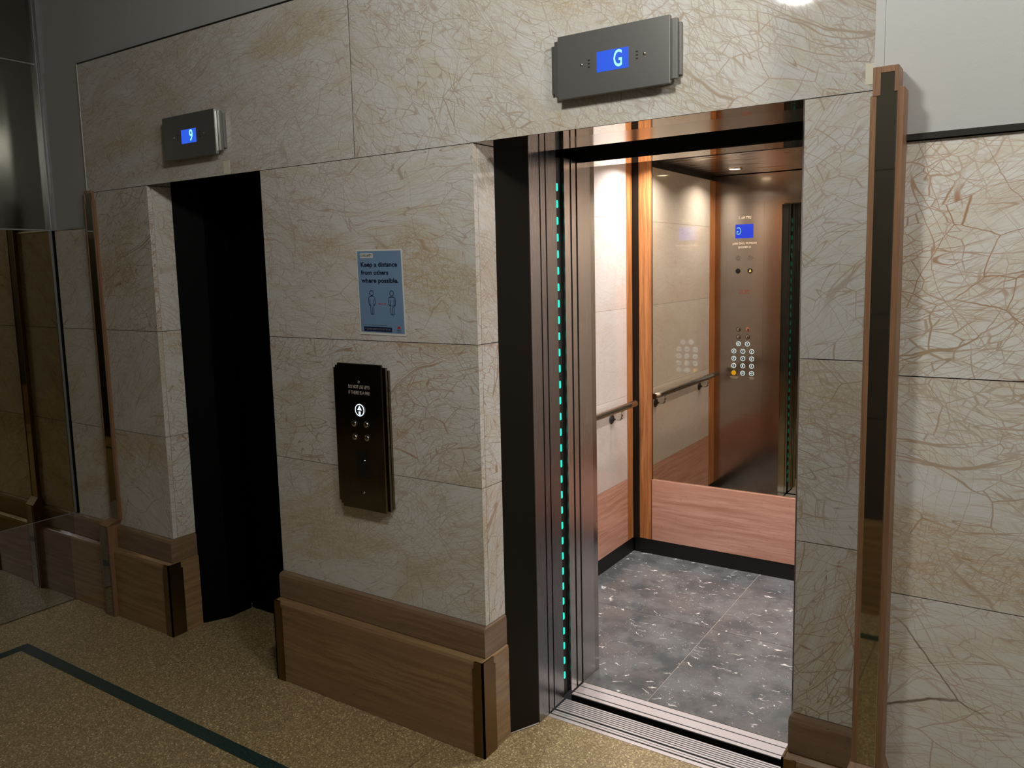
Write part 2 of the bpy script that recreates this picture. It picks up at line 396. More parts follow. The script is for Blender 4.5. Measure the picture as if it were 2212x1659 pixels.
# ---- left wall of dark reflecting glass panes
wl = struct('wall_left', 'dark reflecting glass screen at the left end of the lobby')
for z0, z1, m in ((.006, .4734, SGLASS2), (.4766, ZR-.004, SGLASS), (ZR+.004, 2.786, SGLASS), (2.792, 3.3, SGLASS)):
    bx('glass_pane', m if z0 < 1.9 else UGLASS, wl, XG-.012, XG, HB, -.002, z0, z1)
bx('glazing_bar', TRIM, wl, XG-.01, XG+.006, HB, -.006, ZR-.003, ZR+.003); bx('glazing_bar', TRIM, wl, XG-.01, XG+.004, HB, -.006, 2.786, 2.792)
bx('glazing_bar', TRIM, wl, XG-.01, XG+.003, HB, -.002, .4735, .4765)
bx('glazing_bar', TRIM, wl, XG-.001, XG+.006, -.012, -.002, .477, ZR-.004, label='thin bright vertical glass edge')
bx('wall_core', BLACK, wl, XG-.06, XG-.014, HB, .3, 0, 3.3)
# ---- lobby behind the camera
wf = struct('wall_front', 'opposite side of the lobby, behind the camera')
for a, b in ((-2.87, -1.9), (-1.9, -.6), (-.6, .7), (.7, 1.0), (2.0, 3.2)):
    bx('plinth_stone', TRAV, wf, a+G, b-G, HB-.02, HB+.03, 0, ZB)
    for z0, z1 in ((ZB, J2), (J2, J1), (J1, H)): bx('wall_panel', DARKW, wf, a+G, b-G, HB-.02, HB, z0+G, z1-G)
bx('painted_panel', DARKW, wf, -2.9, 3.2, HB-.05, HB-.002, H+.002, 3.3)
bx('dark_doorway', BLACK, wf, 1.0, 2.0, HB-.05, HB-.01, 0, H)
bx('wall_core', GROUT, wf, -2.9, 3.2, HB-.07, HB-.021, 0, 3.3)
we = struct('wall_end', 'right end of the lobby, beside the camera')
bx('painted_panel', GREY, we, XR1, XR1+.05, HB-.05, YR+.13, 0, 3.3)
cl = struct('ceiling', 'painted lobby ceiling')
bx('ceiling_panel', HALLC, cl, -2.95, XR1+.05, HB-.1, .35, 3.3, 3.36)
# ---- floor: terrazzo in bays with thin joints
fl = struct('floor', 'speckled yellow brown terrazzo floor with a dark green border strip')
bx('floor_bed', GROUT, fl, -2.95, XR1, HB-.05, .33, -.06, -.0035)
xs = [-2.95, -2.175, -1.57, -.965, -.36, .85, 1.455, 2.06, 2.665, XR1]
for a, b in zip(xs, xs[1:]):
    bx('terrazzo_slab', TERR, fl, a+.0018, b-.0018, HB-.05, .30, -.0034, 0)
bx('terrazzo_slab', TERR, fl, XA, XB, .301, .40, -.0034, 0)
GS = N('green_terrazzo'); _c = GS.n('ShaderNodeTexCoord').outputs['Object']
GS.set(Base_Color=GS.mix(GS.ss(GS.noise(_c, 160, 2), .4, .65), lin((30, 52, 50)), lin((52, 76, 70))), Roughness=.35); GS = GS.m
B().prism([(-2.546, -.448), (-2.546, -2.26), (-2.491, -2.26), (-2.491, -.503), (3.1, -.503), (3.1, -.448), (-2.53, -.448)][::-1], .0001, .0008).build('border_strip', GS, fl, 'dark green terrazzo border strip')
bx('border_strip', GS, fl, -2.49, 3.1, -2.26, -2.205, .0001, .0008)

# ---- baseboards: tall travertine plinth with a stepped cap and bronze corner guards
def ring(x0, x1, f, s0, s1, z, yb=D): return [(x0-s0, -f, z), (x1+s1, -f, z), (x1+s1, yb, z), (x0-s0, yb, z)]
def baseboard(name, x0, x1, s0, s1, label, guards):
    o = struct(name, label)
    k0, k1 = .012*s0, .012*s1
    B().loft([ring(x0, x1, .046, k0, k1, 0), ring(x0, x1, .046, k0, k1, ZP-.016), ring(x0, x1, .040, k0*.9, k1*.9, ZP-.006), ring(x0, x1, .018, k0*.4, k1*.4, ZP)]).build('plinth_stone', TRAV, o, bevel=.0012)
    B().loft([ring(x0, x1, .020, k0*.5, k1*.5, ZP+.0015), ring(x0, x1, .020, k0*.5, k1*.5, ZB-.016), ring(x0, x1, .014, k0*.35, k1*.35, ZB-.006), ring(x0, x1, .0005, 0, 0, ZB-.0005)]).build('cap_stone', CAPT, o, bevel=.001)
    for xg, s in guards:
        e = xg+s*.016; w = .046
        b = B()
        # front leaf with a stepped top, then the side leaf
        prof = [(e, 0), (e, ZP-.003), (e-s*(w-.008), ZP-.003), (e-s*(w-.008), .325), (e-s*w, .325), (e-s*w, 0)]
        if s < 0: prof = prof[::-1]
        b.extr(prof[::-1], -.051, -.044)
        b2 = [(-.051, 0), (-.051, ZP-.003), (.018, ZP-.003), (.018, .325), (.027, .325), (.027, 0)]
        n = len(b2); xo, xi = e, e-s*.006
        b.poly([(xo, y, z) for y, z in b2]+[(xi, y, z) for y, z in b2], [tuple(range(n)), tuple(range(2*n-1, n-1, -1))]+[(i, n+i, n+(i+1) % n, (i+1) % n) for i in range(n)])
        b.build('corner_guard', BRZ, o, 'stepped dark bronze corner guard')
    return o
baseboard('baseboard_left', -2.87, XA, 0, 1, 'brown travertine baseboard left of the dark lift', [(XA, 1)])
baseboard('baseboard_middle', XB, XC, 1, 1, 'long brown travertine baseboard between the two lifts', [(XB, -1), (XC, 1)])
baseboard('baseboard_right', XD, XE, 1, 0, 'short travertine baseboard right of the open lift', [(XD, -1)])

# ================================================================= LIFT ENTRANCES
def entrance(name, label, x0, x1, fm):
    """splayed black jambs, steel returns and polished soffits between x0 and x1"""
    o = struct(name, label)
    B().prism([(x0, D+.0005), (x0+.061, .24), (x0+.061, .245), (x0-.06, .245), (x0-.06, D+.0005)], 0, H+.002).build('splayed_jamb', fm, o, 'black splayed jamb')
    B().prism([(x1, D+.0005), (x1+.06, D+.0005), (x1+.06, .245), (x1-.061, .245), (x1-.061, .24)], 0, H+.002).build('splayed_jamb', fm, o, 'black splayed jamb')
    return o
d1 = entrance('door_1', 'open lift entrance with polished soffit and brushed steel jamb', XC, XD, FRAMEK)
XO, XO2 = XC+.061, XD-.061
bx('jamb_return', STEEL_DIM, d1, XO-.10, XO, .245, .3115, 0, H, label='brushed steel jamb return'); bx('jamb_return', STEEL, d1, XO2, XO2+.10, .245, .3115, 0, H, label='brushed steel jamb return')
bx('door_seal', BLACK, d1, XO-.1, XO-.004, .3116, .3210, .004, H); bx('door_leaf', STEEL_DIM, d1, -1.05, XO-.001, .3215, .3535, .006, H+.03, label='edge of the open landing door leaf')
bx('door_seal', BLACK, d1, XO-.1, XO-.005, .3540, .3630, .004, H); bx('door_leaf', STEEL_DIM, d1, -1.05, XO-.002, .3636, .4360, .006, H+.03, label='edge of the open landing door leaf')
bx('soffit_panel', POLISH, d1, XC+.0005, XD-.0005, .0005, D, H, H+.012, label='mirror polished soffit strip')
bx('soffit_panel', STEELH, d1, XC-.02, XD+.02, D+.001, .323, H, H+.012, label='satin steel soffit strip')
hd = B(); hd.box(-1.1, 1.3, .3235, .44, H+.09, H+.2); hd.box(-1.1, 1.3, .46, .60, H+.13, H+.2); hd.box(-1.1, 1.3, .323, .33, H+.02, H+.2)
hd.build('door_header', BLACK, d1)
bx('dark_backing', BLACK, d1, XO2+.005, XO2+.03, .312, .62, 0, H+.2)
B().tube([(XC+.004, D-.002, .003), (XO, .238, .003)], .0028, 8).build('sealant_bead', LGROUT, d1, 'pale sealant bead at the floor')
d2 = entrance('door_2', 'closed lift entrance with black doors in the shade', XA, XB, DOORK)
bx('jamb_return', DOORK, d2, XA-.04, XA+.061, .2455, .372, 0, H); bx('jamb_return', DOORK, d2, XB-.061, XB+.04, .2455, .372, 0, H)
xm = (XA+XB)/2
bx('dark_backing', DOORK, d2, XA-.04, XB+.04, .412, .43, 0, H+.02)  # added black backing, keeps the gap between the leaves from showing bright
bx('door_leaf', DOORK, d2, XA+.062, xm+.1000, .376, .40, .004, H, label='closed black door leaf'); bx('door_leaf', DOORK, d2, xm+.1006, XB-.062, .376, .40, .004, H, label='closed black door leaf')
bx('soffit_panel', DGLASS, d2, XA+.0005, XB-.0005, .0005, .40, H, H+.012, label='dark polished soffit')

# landing and car sills
sl = thing('landing_sill', 'grooved aluminium door sill at the floor edge in front of the open lift', 'door sill', (.35, .38, 0))
bx('sill_base', BLACK, sl, XO, XO2, .3005, .4505, -.05, -.004)
ys = [(.3010, .3200, .0015), (.3300, .3400, 0), (.3430, .3530, 0), (.3640, .3735, 0)]+[(.3780+k*.0122, .3780+k*.0122+.0076, 0) for k in range(6)]
for y0, y1, dz in ys: bx('sill_rib', ALU, sl, XO+.001, XO2-.001, y0, y1, -.004, -.0005+dz, bevel=.0006)
cs = thing('lift_sill', 'flat bright aluminium sill on the edge of the lift floor beyond the black gap', 'door sill', (.35, .54, 0))
bx('sill_base', BLACK, cs, XO, XO2, .4905, .5960, -.05, -.005)
for y0, y1 in ((.4910, .5090), (.5150, .5600), (.5660, .5950)): bx('sill_rib', ALU, cs, XO+.001, XO2-.001, y0, y1, -.005, -.0003, bevel=.0006)
# car door edges and light curtain
cd = thing('lift_door', 'open lift car door panels seen edge on beside the teal lights', 'door', (-.3, .54, 0))
bx('door_leaf', STEEL, cd, -1.05, XO-.002, .4965, .5385, .006, 2.125); bx('door_leaf', STEEL, cd, -1.05, XO-.003, .5535, .5865, .006, 2.125)
bx('door_seal', BLACK, cd, -.35, XO-.006, .5390, .5530, .006, 2.125)
lc = thing('light_curtain', 'black safety edge with a column of teal lights on the lift door', 'light curtain', (-.12, .47, 0))
bx('housing', BLACK, lc, XO-.035, XO-.0152, .4390, .4955, .004, 2.125)
bx('guide_strip', DTRIM, lc, XO-.0152, XO-.0115, .4890, .4905, .03, 2.02)
n = 32; led0 = None
for k in range(n):
    z = .0888+k*(2.0167-.0888)/(n-1)
    if led0 is None:
        pr_ = []
        for i in range(12):
            a = 2*math.pi*i/12; pr_.append((XO-.0150, .4620+.0060*math.cos(a), z+.0062*math.sin(a)+(.0085 if math.sin(a) > 0 else -.0085)))
        b = B(); b.poly(pr_+[(p[0]+.0025, p[1], p[2]) for p in pr_], [tuple(range(11, -1, -1)), tuple(range(12, 24))]+[(i, (i+1) % 12, 12+(i+1) % 12, 12+i) for i in range(12)])
        led0 = b.build('led', TEAL, lc)
    else:
        c = led0.copy(); C.objects.link(c); c.parent = lc; c.location = (0, 0, z-.0888)

# ================================================================= LIFT CAR
YF, YM, YBK = .735, 2.130, 2.116
X0, X1 = -.5856, 1.12
car = thing('lift_car', 'open lift car lined with glossy cream marble, pink travertine, orange timber and a bronze mirror', 'lift car', (.27, 1.4, 0))
rear = bx('rear_wall', BLACK, car, X0-.04, X1+.04, YM+.006, YM+.05, -.05, 2.36)
lw = bx('side_wall', BLACK, car, X0-.05, X0-.013, YF-.03, YM+.05, -.05, 2.36, label='left side wall of marble panels')
rw = bx('side_wall', BLACK, car, X1+.013, X1+.05, YF-.03, YM+.05, -.05, 2.36, label='right side wall of marble panels')
fr = bx('front_return', STEELF, car, X0-.02, XO, .70, YF, 0, 2.335, label='brushed steel front return panel')
bx('front_return', STEELF, car, XO2, X1+.02, .70, YF, 0, 2.335, label='brushed steel front return panel')
bx('door_jamb', STEEL, car, XO-.05, XO, .5940, .6995, 0, 2.12, label='wide brushed steel jamb'); bx('door_jamb', STEEL, car, XO2, XO2+.05, .5940, .6995, 0, 2.12)
bx('transom', STEELF, car, XO, XO2, .70, YF, 2.121, 2.335, label='steel panel over the doorway')
bx('transom_soffit', POLISH, car, XO-.001, XO2, .5955, YF-.0005, 2.115, 2.1205, label='polished steel soffit over the car doorway')
bx('transom_top', BLACK, car, XO-.3, XO2+.3, .5955, .6995, 2.122, 2.33)
for w, xa, xb in ((lw, X0-.012, X0), (rw, X1, X1+.012)):
    for z0, z1, m in ((.09, .468, PINK), (.468, .966, CARM), (.966, 1.475, CARM), (1.475, 1.98, CARM), (1.98, 2.305, CARM)):
        bx('wall_panel', m, w, xa, xb, YF+.1195, 2.0275, z0+.0006, z1-.0006)
    bx('timber_strip', WOOD, w, xa, xb+.0002, 2.0300, 2.1035, .09, 2.305, label='orange timber strip'); bx('timber_strip', WOOD, w, xa, xb, YF+.002, YF+.117, .09, 2.305, label='orange timber strip')
    bx('skirting', BLACK, w, xa, xb-.004 if xa < 0 else xb, YF+.002, 2.125, 0, .087, label='black skirting')
bx('travertine_panel', PINK, rear, -.4695, 1.0035, YBK, YM+.005, .09, .4565, label='pink travertine dado panel')
bx('mirror_panel', MIRR, rear, -.4690, 1.0030, YM, YM+.005, .4580, 2.300, label='bronze tinted wall mirror')
bx('timber_strip', WOOD, rear, -.5480, -.4750, YBK-.001, YM+.005, .09, 2.305, label='orange timber strip'); bx('timber_strip', WOOD, rear, 1.0090, 1.0820, YBK-.001, YM+.005, .09, 2.305, label='orange timber strip')
bx('skirting', BLACK, rear, -.58, 1.115, YBK+.003, YM+.005, 0, .087, label='black skirting')
for xa in (-.5850, 1.0840): bx('corner_post', FRAMEK, rear, xa, xa+.034, 2.1060, YM+.005, .09, 2.33, label='black corner post')
cf = bx('floor_pan', LGROUT, car, X0-.01, X1+.01, .5965, YM+.006, -.05, -.002)
for a, b in ((X0-.008, .1707), (.1707, .93), (.93, X1+.005)):
    for c_, d_ in ((.5970, 1.338), (1.338, YM+.004)):
        bx('floor_tile', SLATE, cf, a+.0016, b-.0016, c_+.0016, d_-.0016, -.0019, -.0002)
cc = bx('ceiling_panel', CEIL, car, X0-.012, X1+.012, YF, YM+.005, 2.340, 2.36, label='rippled polished metal ceiling')
for x, y in DOWN:
    dl = B().disc((x, y, 2.3405), (0, 0, -1), [(.047, 0), (.047, .0045), (.040, .0055), (.036, .002), (.036, 0)], 28).build('downlight', CHROME, car, 'recessed round downlight')
    B().disc((x, y, 2.3400), (0, 0, -1), [(.0355, 0), (.0355, .0030), (.001, .0032)], 28).build('lens', BULB, dl)

# handrail on the left wall
hr = thing('handrail', 'round brushed steel handrail along the marble side wall of the lift', 'handrail', (-.52, 1.44, .93))
B().tube([(-.52, .876, .93), (-.52, 1.0, .93), (-.52, 1.9, .93), (-.52, 1.994, .93)], .0185, 24).build('rail_bar', RAILM, hr)
for y in (1.054, 1.822):
    br = B().tube([(-.583, y, .862), (-.545, y, .862), (-.530, y, .865), (-.522, y, .873), (-.520, y, .885), (-.520, y, .914)], .0062, 10).build('bracket', CHROME, hr)
    B().disc((X0, y, .862), (1, 0, 0), [(.028, 0), (.028, .004), (.024, .007), (.001, .0075)], 24).build('flange', DTRIM, br)
    B().tube([(-.520, y, .9135), (-.520, y, .9118)], .011, 12).build('saddle', CHROME, br)

# car control panel on the inner face of the front return
cp = thing('lift_control_panel', 'tall brushed steel button panel with a blue display, seen in the lift mirror', 'control panel', (-.37, YF, 1.4))
YC = YF+.0035
bx('face_plate', STEELF, cp, -.5033, -.2368, YF+.0004, YC, .62, 2.1415, bevel=.0008)
ux, uz = (-1, 0, 0), (0, 0, 1)
def T(nm, s, x, z, w, h, m=ETCH, al='c', bold=.0, par=cp, lift=.0006, y=YC): return text(nm, s, (x, y, z), ux, uz, w, h, m, par, al, lift, bold)
T('lettering', 'LIFT No. 2', -.3715, 2.029, .088, .017, bold=.01)
T('lettering', 'MAXIMUM LOAD 680kg', -.372, 1.8500, .172, .014, bold=.01)
T('lettering', '10 PERSONS', -.3715, 1.8225, .092, .014, bold=.01)
sc = B().box(-.4375, -.3100, YC, YC+.0015, 1.8930, 1.9910).build('display', LCD2, cp, 'lit blue floor display')
T('glyph', 'G', -.4120, 1.9190, .032, .052, CYAN, 'c', .0, sc, .0022)
for gx in (-.4165, -.3285):
    b = B()
    for k in range(8):
        a = k*math.pi/4; ca, sa = math.cos(a), math.sin(a)
        for r0, r1 in ((.0055, .0115), (.0135, .0215)):
            p = [(gx+r0*ca-.0011*sa, 1.752+r0*sa+.0011*ca), (gx+r0*ca+.0011*sa, 1.752+r0*sa-.0011*ca), (gx+r1*ca+.0011*sa, 1.752+r1*sa-.0011*ca), (gx+r1*ca-.0011*sa, 1.752+r1*sa+.0011*ca)]
            b.extr(p, YC, YC+.0004)
    b.build('speaker_slots', BLACK, cp, 'star of dark speaker slots')
B().disc((-.4160, YC, 1.662), (0, 1, 0), [(.0185, 0), (.0185, .001), (.017, .0015), (.001, .0015)], 24).build('camera_window', BLACK, cp, 'round black window')
al = B().disc((-.3290, YC, 1.662), (0, 1, 0), [(.0185, 0), (.0185, .001), (.017, .0015), (.001, .0015)], 24).build('alarm_lamp', BLACK, cp, 'round black lamp with a small lit bell')
b = B(); b.extr([(-.3370, 1.653), (-.3210, 1.653), (-.3240, 1.6665), (-.3265, 1.6715), (-.3315, 1.6715), (-.3340, 1.6665)], YC+.0016, YC+.0022); b.build('bell', glow('amber', (255, 226, 120), 1.5), al)
bx('indicator_hole', BLACK, cp, -.3740, -.3710, YC, YC+.0006, 1.660, 1.663)
REDT = simple('dull_red_print', (150, 62, 56), .6)
T('red_notice', 'DO NOT USE LIFT', -.3735, 1.5165, .074, .009, REDT, bold=.03); T('red_notice', 'IF THERE IS FIRE', -.3735, 1.5005, .074, .009, REDT, bold=.03)
b = B()
for x, z, r in ((-.4847, 1.9933, .003), (-.2616, 1.9946, .003), (-.4847, 1.4448, .003), (-.2622, 1.4456, .003), (-.3297, 1.4456, .0048), (-.4847, .8976, .003), (-.2613, .8964, .003)):
    B().disc((x, YC, z), (0, 1, 0), [(r, 0), (r, .0012), (.001, .0022)], 12).build('screw', CHROME, cp)
def button(x, z, glyph, m, ringm, gm, lab=None, gw=.008):
    bt = B().disc((x, YC, z), (0, 1, 0), [(.0185, 0), (.0185, .0016), (.0165, .0024)], 24).build('button', m, cp, lab)
    B().disc((x, YC+.0018, z), (0, 1, 0), [(.0175, 0), (.0175, .0010), (.0135, .0012), (.0135, .0004)], 24).build('button_ring', ringm, bt)
    B().disc((x, YC+.0010, z), (0, 1, 0), [(.0132, 0), (.0132, .0030), (.0115, .0038), (.001, .0040)], 24).build('button_cap', gm if lab and 'yellow' in lab else DTRIM if ringm is not LIT else GUN, bt)
    if glyph: text('numeral', glyph, (x, YC+.0052, z-.0070), ux, uz, gw, .0145, LIT if ringm is LIT else ETCH, bt, 'c', .0004, .03)
    return bt
cx = (-.3100, -.3740, -.4395)
for r, (z, gl) in enumerate(((.9795, 'G12'), (1.0320, '345'), (1.0853, '678'))):
    for x, g in zip(cx, gl): button(x, z, g, DTRIM, LIT, LIT, 'lit floor button')
for x, g in ((-.3420, '9'), (-.4067, '10')): button(x, 1.1390, g, DTRIM, LIT, LIT, 'lit floor button', .008 if g == '9' else .013)
for x, g in ((-.3100, '<>'), (-.3740, '><')): button(x, .9265, g, DTRIM, LIT, LIT, 'lit door button', .017)
button(-.4395, .9262, None, BLACK, LITY, LITY, 'yellow alarm button')
for x, z in ((-.3424, 1.2430), (-.4070, 1.2425), (-.3426, 1.1900), (-.4064, 1.1890)):
    k = B().disc((x, YC, z), (0, 1, 0), [(.0165, 0), (.0165, .001), (.0145, .0015)], 20).build('key_switch', RED if x > -.35 and z > 1.2 else BLACK, cp, 'round key switch')
    B().disc((x, YC+.001, z), (0, 1, 0), [(.0125, 0), (.0125, .0035), (.010, .0048), (.001, .005)], 20).build('barrel', CHROME, k); bx('keyway', BLACK, k, x-.001, x+.001, YC+.0059, YC+.0063, z-.006, z+.006)
T('lettering', 'PRESS FOR HELP', -.4370, .8930, .062, .006, bold=.02); T('lettering', 'EMERGENCY', -.4370, .8840, .046, .006, bold=.02)
T('lettering', 'OPEN', -.3100, .8930, .036, .006, bold=.02); T('lettering', 'DOORS', -.3100, .8840, .030, .006, bold=.02)

# ================================================================= THINGS ON THE LOBBY WALL
def indicator(x, w, glyph, label, cat, group, glw, mat, name='floor_indicator'):
    """three stacked stepped plates with a blue display; x = left edge of the front plate"""
    o = thing(name, label, cat, (x+w/2, 0, 2.30), group)
    bx('back_plate', mat, o, x-.037, x+w+.022, -.0130, -.0002, 2.2375, 2.3775, bevel=.0008); bx('middle_plate', mat, o, x-.019, x+w+.016, -.0265, -.0132, 2.2265, 2.3860, bevel=.0008)
    bx('front_plate', mat, o, x, x+w, -.0400, -.0268, 2.2130, 2.3935, bevel=.0010)
    for z0, z1, e, y0 in ((2.2155, 2.391, x+w, -.0385), ):
        bx('edge_glint', GUNL, o, e-.0003, e+.0012, y0, -.0282, z0, z1, label='bright strip standing in for the lamp glint on the edge')  # brighter metal on the right edge only, imitates the lamp's glint
    c = x+.1795 if w > .3 else x+.1785
    dp = bx('display', LCD, o, c-.0500, c+.0500, -.0408, -.0400, 2.2735, 2.3300, label='lit blue display')
    text('glyph', glyph, (c+.0170, -.0408, 2.2815), (1, 0, 0), (0, 0, 1), glw, .0450, CYAN, dp, 'c', .0006, .012)
    for sgn in (-1, 1):
        for dz in (-.0095, 0, .0095): bx('vent_slot', BLACK, o, c+sgn*.0755-.0035, c+sgn*.0755+.0035, -.0404, -.0400, 2.3022+dz-.0018, 2.3022+dz+.0018)
        B().disc((c+sgn*.0990, -.040, 2.3030), (0, -1, 0), [(.0045, 0), (.0045, .001), (.003, .0028), (.0005, .0034)], 14).build('screw', CHROME, o)
    return o
indicator(.1740, .3525, 'G', 'dark satin stepped metal floor indicator showing G above the open lift', 'floor indicator', None, .0265, GUN)
indicator(-1.7955, .3540, '9', 'stepped metal floor indicator showing 9 above the dark closed lift', 'floor indicator', None, .0235, GUN)
# pale blank stickers on the marble under/right of the indicators
for x0, x1, z0, z1, lab in ((-1.4534, -1.4125, 2.1340, 2.1870, 'small cream blank sticker on the marble just above the dark lift'),
                            (1.0180, 1.0665, 2.1450, 2.1950, 'cream blank sticker on the marble beside the top of the right pilaster')):
    o = bx('sticker', CREAM, None, x0, x1, -.0008, -.0001, z0, z1); o['label'] = lab; o['category'] = 'sticker'

# call panel
pn = thing('call_panel', 'tall dark polished lift call panel with one lit button on the marble between the lifts', 'call panel', (-.70, 0, 1.1))
bx('back_plate', PANEL, pn, -.8590, -.5775, -.0115, -.0002, .8345, 1.3580, bevel=.0008); bx('middle_plate', PANEL, pn, -.8380, -.5800, -.0230, -.0117, .8270, 1.3690, bevel=.0008)
bx('front_plate', PANEL, pn, -.8165, -.5890, -.0350, -.0232, .8195, 1.3800, bevel=.0030)
YP = -.0350
B().disc((-.7045, YP, 1.3120), (0, -1, 0), [(.006, 0), (.006, .001), (.004, .003), (.0005, .0036)], 14).build('screw', CHROME, pn)
B().disc((-.7030, YP, .8885), (0, -1, 0), [(.006, 0), (.006, .001), (.004, .003), (.0005, .0036)], 14).build('screw', CHROME, pn)
text('lettering', 'DO NOT USE LIFTS', (-.7040, YP, 1.2870), (1, 0, 0), (0, 0, 1), .108, .0125, ETCH, pn, 'c', .0006, .0)
text('lettering', 'IF THERE IS A FIRE', (-.7040, YP, 1.2650), (1, 0, 0), (0, 0, 1), .108, .0125, ETCH, pn, 'c', .0006, .0)
cb = B().disc((-.7030, YP, 1.2060), (0, -1, 0), [(.0240, 0), (.0240, .002), (.022, .003)], 28).build('call_button', DTRIM, pn, 'lit round call button')
LITC = glow('lit_call_button', (215, 240, 255), 1.8)
B().disc((-.7030, YP-.0020, 1.2060), (0, -1, 0), [(.0232, 0), (.0232, .0014), (.0205, .0016), (.0205, .0004)], 28).build('button_ring', LITC, cb)
b = B(); b.extr([(-.7140, 1.2060), (-.6920, 1.2060), (-.7030, 1.2230)], YP-.0038, YP-.0034); b.extr([(-.7075, 1.1880), (-.6985, 1.1880), (-.6985, 1.2010), (-.7075, 1.2010)], YP-.0038, YP-.0034)
b.build('up_arrow', LITC, cb)
for x, z in ((-.7345, 1.1520), (-.6728, 1.1530), (-.7343, 1.1010), (-.6723, 1.1020)):
    k = B().disc((x, YP, z), (0, -1, 0), [(.0145, 0), (.0145, .001), (.0125, .0020)], 20).build('key_switch', BLACK, pn, 'round key switch')
    B().disc((x, YP-.001, z), (0, -1, 0), [(.011, 0), (.011, .0045), (.008, .006), (.001, .0062)], 20).build('barrel', CHROME, k); bx('keyway', BLACK, k, x-.001, x+.001, YP-.0076, YP-.0072, z-.005, z+.005)
cr = bx('card_reader', BLACK, pn, -.7330, -.6735, YP-.0012, YP, .9460, 1.0490, label='black card reader window')
B().disc((-.6890, YP-.0012, 1.0146), (0, -1, 0), [(.0018, 0), (.0018, .0005), (.0003, .0008)], 10).build('status_light', LITC, cr)

# poster
po = thing('poster', 'blue paper safety notice with two outlined people, taped to the marble above the call panel', 'poster', (-.607, 0, 1.64))
TL = Vector((-.7203, -.0016, 1.8003)); EU = Vector((.2244, 0, -.0032)); EV = Vector((.0056, 0, -.3120))
def P(u, v, d=0.): q = TL+EU*u+EV*v; return (q.x, q.y-d, q.z)
def sheet(nm, m, u0, u1, v0, v1, d, par, th=.0003):
    c = [P(u0, v1, d), P(u1, v1, d), P(u1, v0, d), P(u0, v0, d)]
    return B().poly(c+[(a, y+th, z) for a, y, z in c], [(0, 1, 2, 3), (7, 6, 5, 4), (0, 4, 5, 1), (1, 5, 6, 2), (2, 6, 7, 3), (3, 7, 4, 0)]).build(nm, m, par)
def curl(u, v): return .0045*max(0, v-.9)*10*max(0, .25-u)*4+.0012*math.sin(u*5+v*3)**2
g = B(); NU, NV = 6, 10
vs = [P(i/NU, j/NV, curl(i/NU, j/NV)*.25) for j in range(NV+1) for i in range(NU+1)]
fs = [(j*(NU+1)+i, (j+1)*(NU+1)+i, (j+1)*(NU+1)+i+1, j*(NU+1)+i+1) for j in range(NV) for i in range(NU)]
g.poly(vs, fs, True).build('paper', WHITE, po)
sheet('print_area', BLUE, .026, .972, .018, .972, .0008, po)
tg = sheet('tag', WHITE, .090, .372, .044, .098, .0011, po)
pt = lambda s, u, v, w, h, m=NAVY, par=po, b=.02, d=.0012: text('lettering', s, P(u, v, d), EU, -EV, w*.2245, h*.312, m, par, 'l', .0002, b)
pt('COVID SAFETY', .100, .084, .262, .028, BLACK, tg, .02, .0014)
pt('Keep a distance', .096, .200, .790, .052, b=.030); pt('from others', .092, .292, .600, .050, b=.030); pt('where possible.', .090, .385, .805, .050, b=.030)
def stroke(pts, w, closed=False, b=None):
    b = b or B(); n = len(pts)
    for i in range(n if closed else n-1):
        a, c = pts[i], pts[(i+1) % n]; dx, dy = (c[0]-a[0])*.2244, (c[1]-a[1])*.312; L = math.hypot(dx, dy) or 1
        ox, oy = -dy/L*w/.2244/2, dx/L*w/.312/2; ex, ey = dx/L*w/.2244/2.4, dy/L*w/.312/2.4
        b.poly([P(a[0]+ox-ex, a[1]+oy-ey, .0014), P(a[0]-ox-ex, a[1]-oy-ey, .0014), P(c[0]-ox+ex, c[1]-oy+ey, .0014), P(c[0]+ox+ex, c[1]+oy+ey, .0014)], [(0, 1, 2, 3)])
    return b
for cu_ in (.300, .738):
    b = B(); head = [(cu_+.040*math.cos(a), .508+.030*math.sin(a)) for a in [i*math.pi/9 for i in range(18)]]; stroke(head, .0024, True, b)
    body = [(-.068, .635), (-.073, .600), (-.068, .568), (-.050, .552), (.050, .552), (.068, .568), (.073, .600), (.068, .635), (.060, .650), (.047, .652), (.042, .640), (.042, .615), (.042, .585)]
    stroke([(cu_+x, y) for x, y in body], .0024, False, b)
    stroke([(cu_+x, y) for x, y in [(-.068, .635), (-.060, .650), (-.047, .652), (-.042, .640), (-.042, .585)]], .0024, False, b)
    stroke([(cu_-.036, .645), (cu_-.034, .750), (cu_-.018, .760), (cu_-.002, .752), (cu_+.014, .760), (cu_+.032, .750), (cu_+.036, .645)], .0024, False, b)
    stroke([(cu_-.001, .750), (cu_-.001, .645)], .0022, False, b)
    b.build('person_outline', NAVY, po)
b = B(); stroke([(.445, .632), (.600, .632)], .0018, False, b)
for s, u in ((1, .440), (-1, .606)): stroke([(u+s*.028, .622), (u, .632), (u+s*.028, .642)], .0013, False, b)
b.build('double_arrow', RED, po)
pt('There is more information at covid safety online', .094, .890, .520, .011, NAVY, po, .0)
bar = sheet('banner', NAVY, .090, .703, .905, .960, .0011, po)
pt('> COVID SAFETY IT\'S UP TO US', .112, .942, .560, .021, simple('grey_print', (150, 150, 166), .5), bar, .0, .0014)
lg = B()
for k in range(7):
    a = math.pi*(.08+.84*k/6); c0 = (.855+.030*math.cos(a), .918-.022*math.sin(a)); pts = [(.855, .920), (c0[0]-.010*math.sin(a), c0[1]-.004*math.cos(a)), (.855+.045*math.cos(a), .920-.036*math.sin(a)), (c0[0]+.010*math.sin(a), c0[1]+.004*math.cos(a))]
    lg.poly([P(u, v, .0013) for u, v in pts], [(0, 1, 2, 3)])
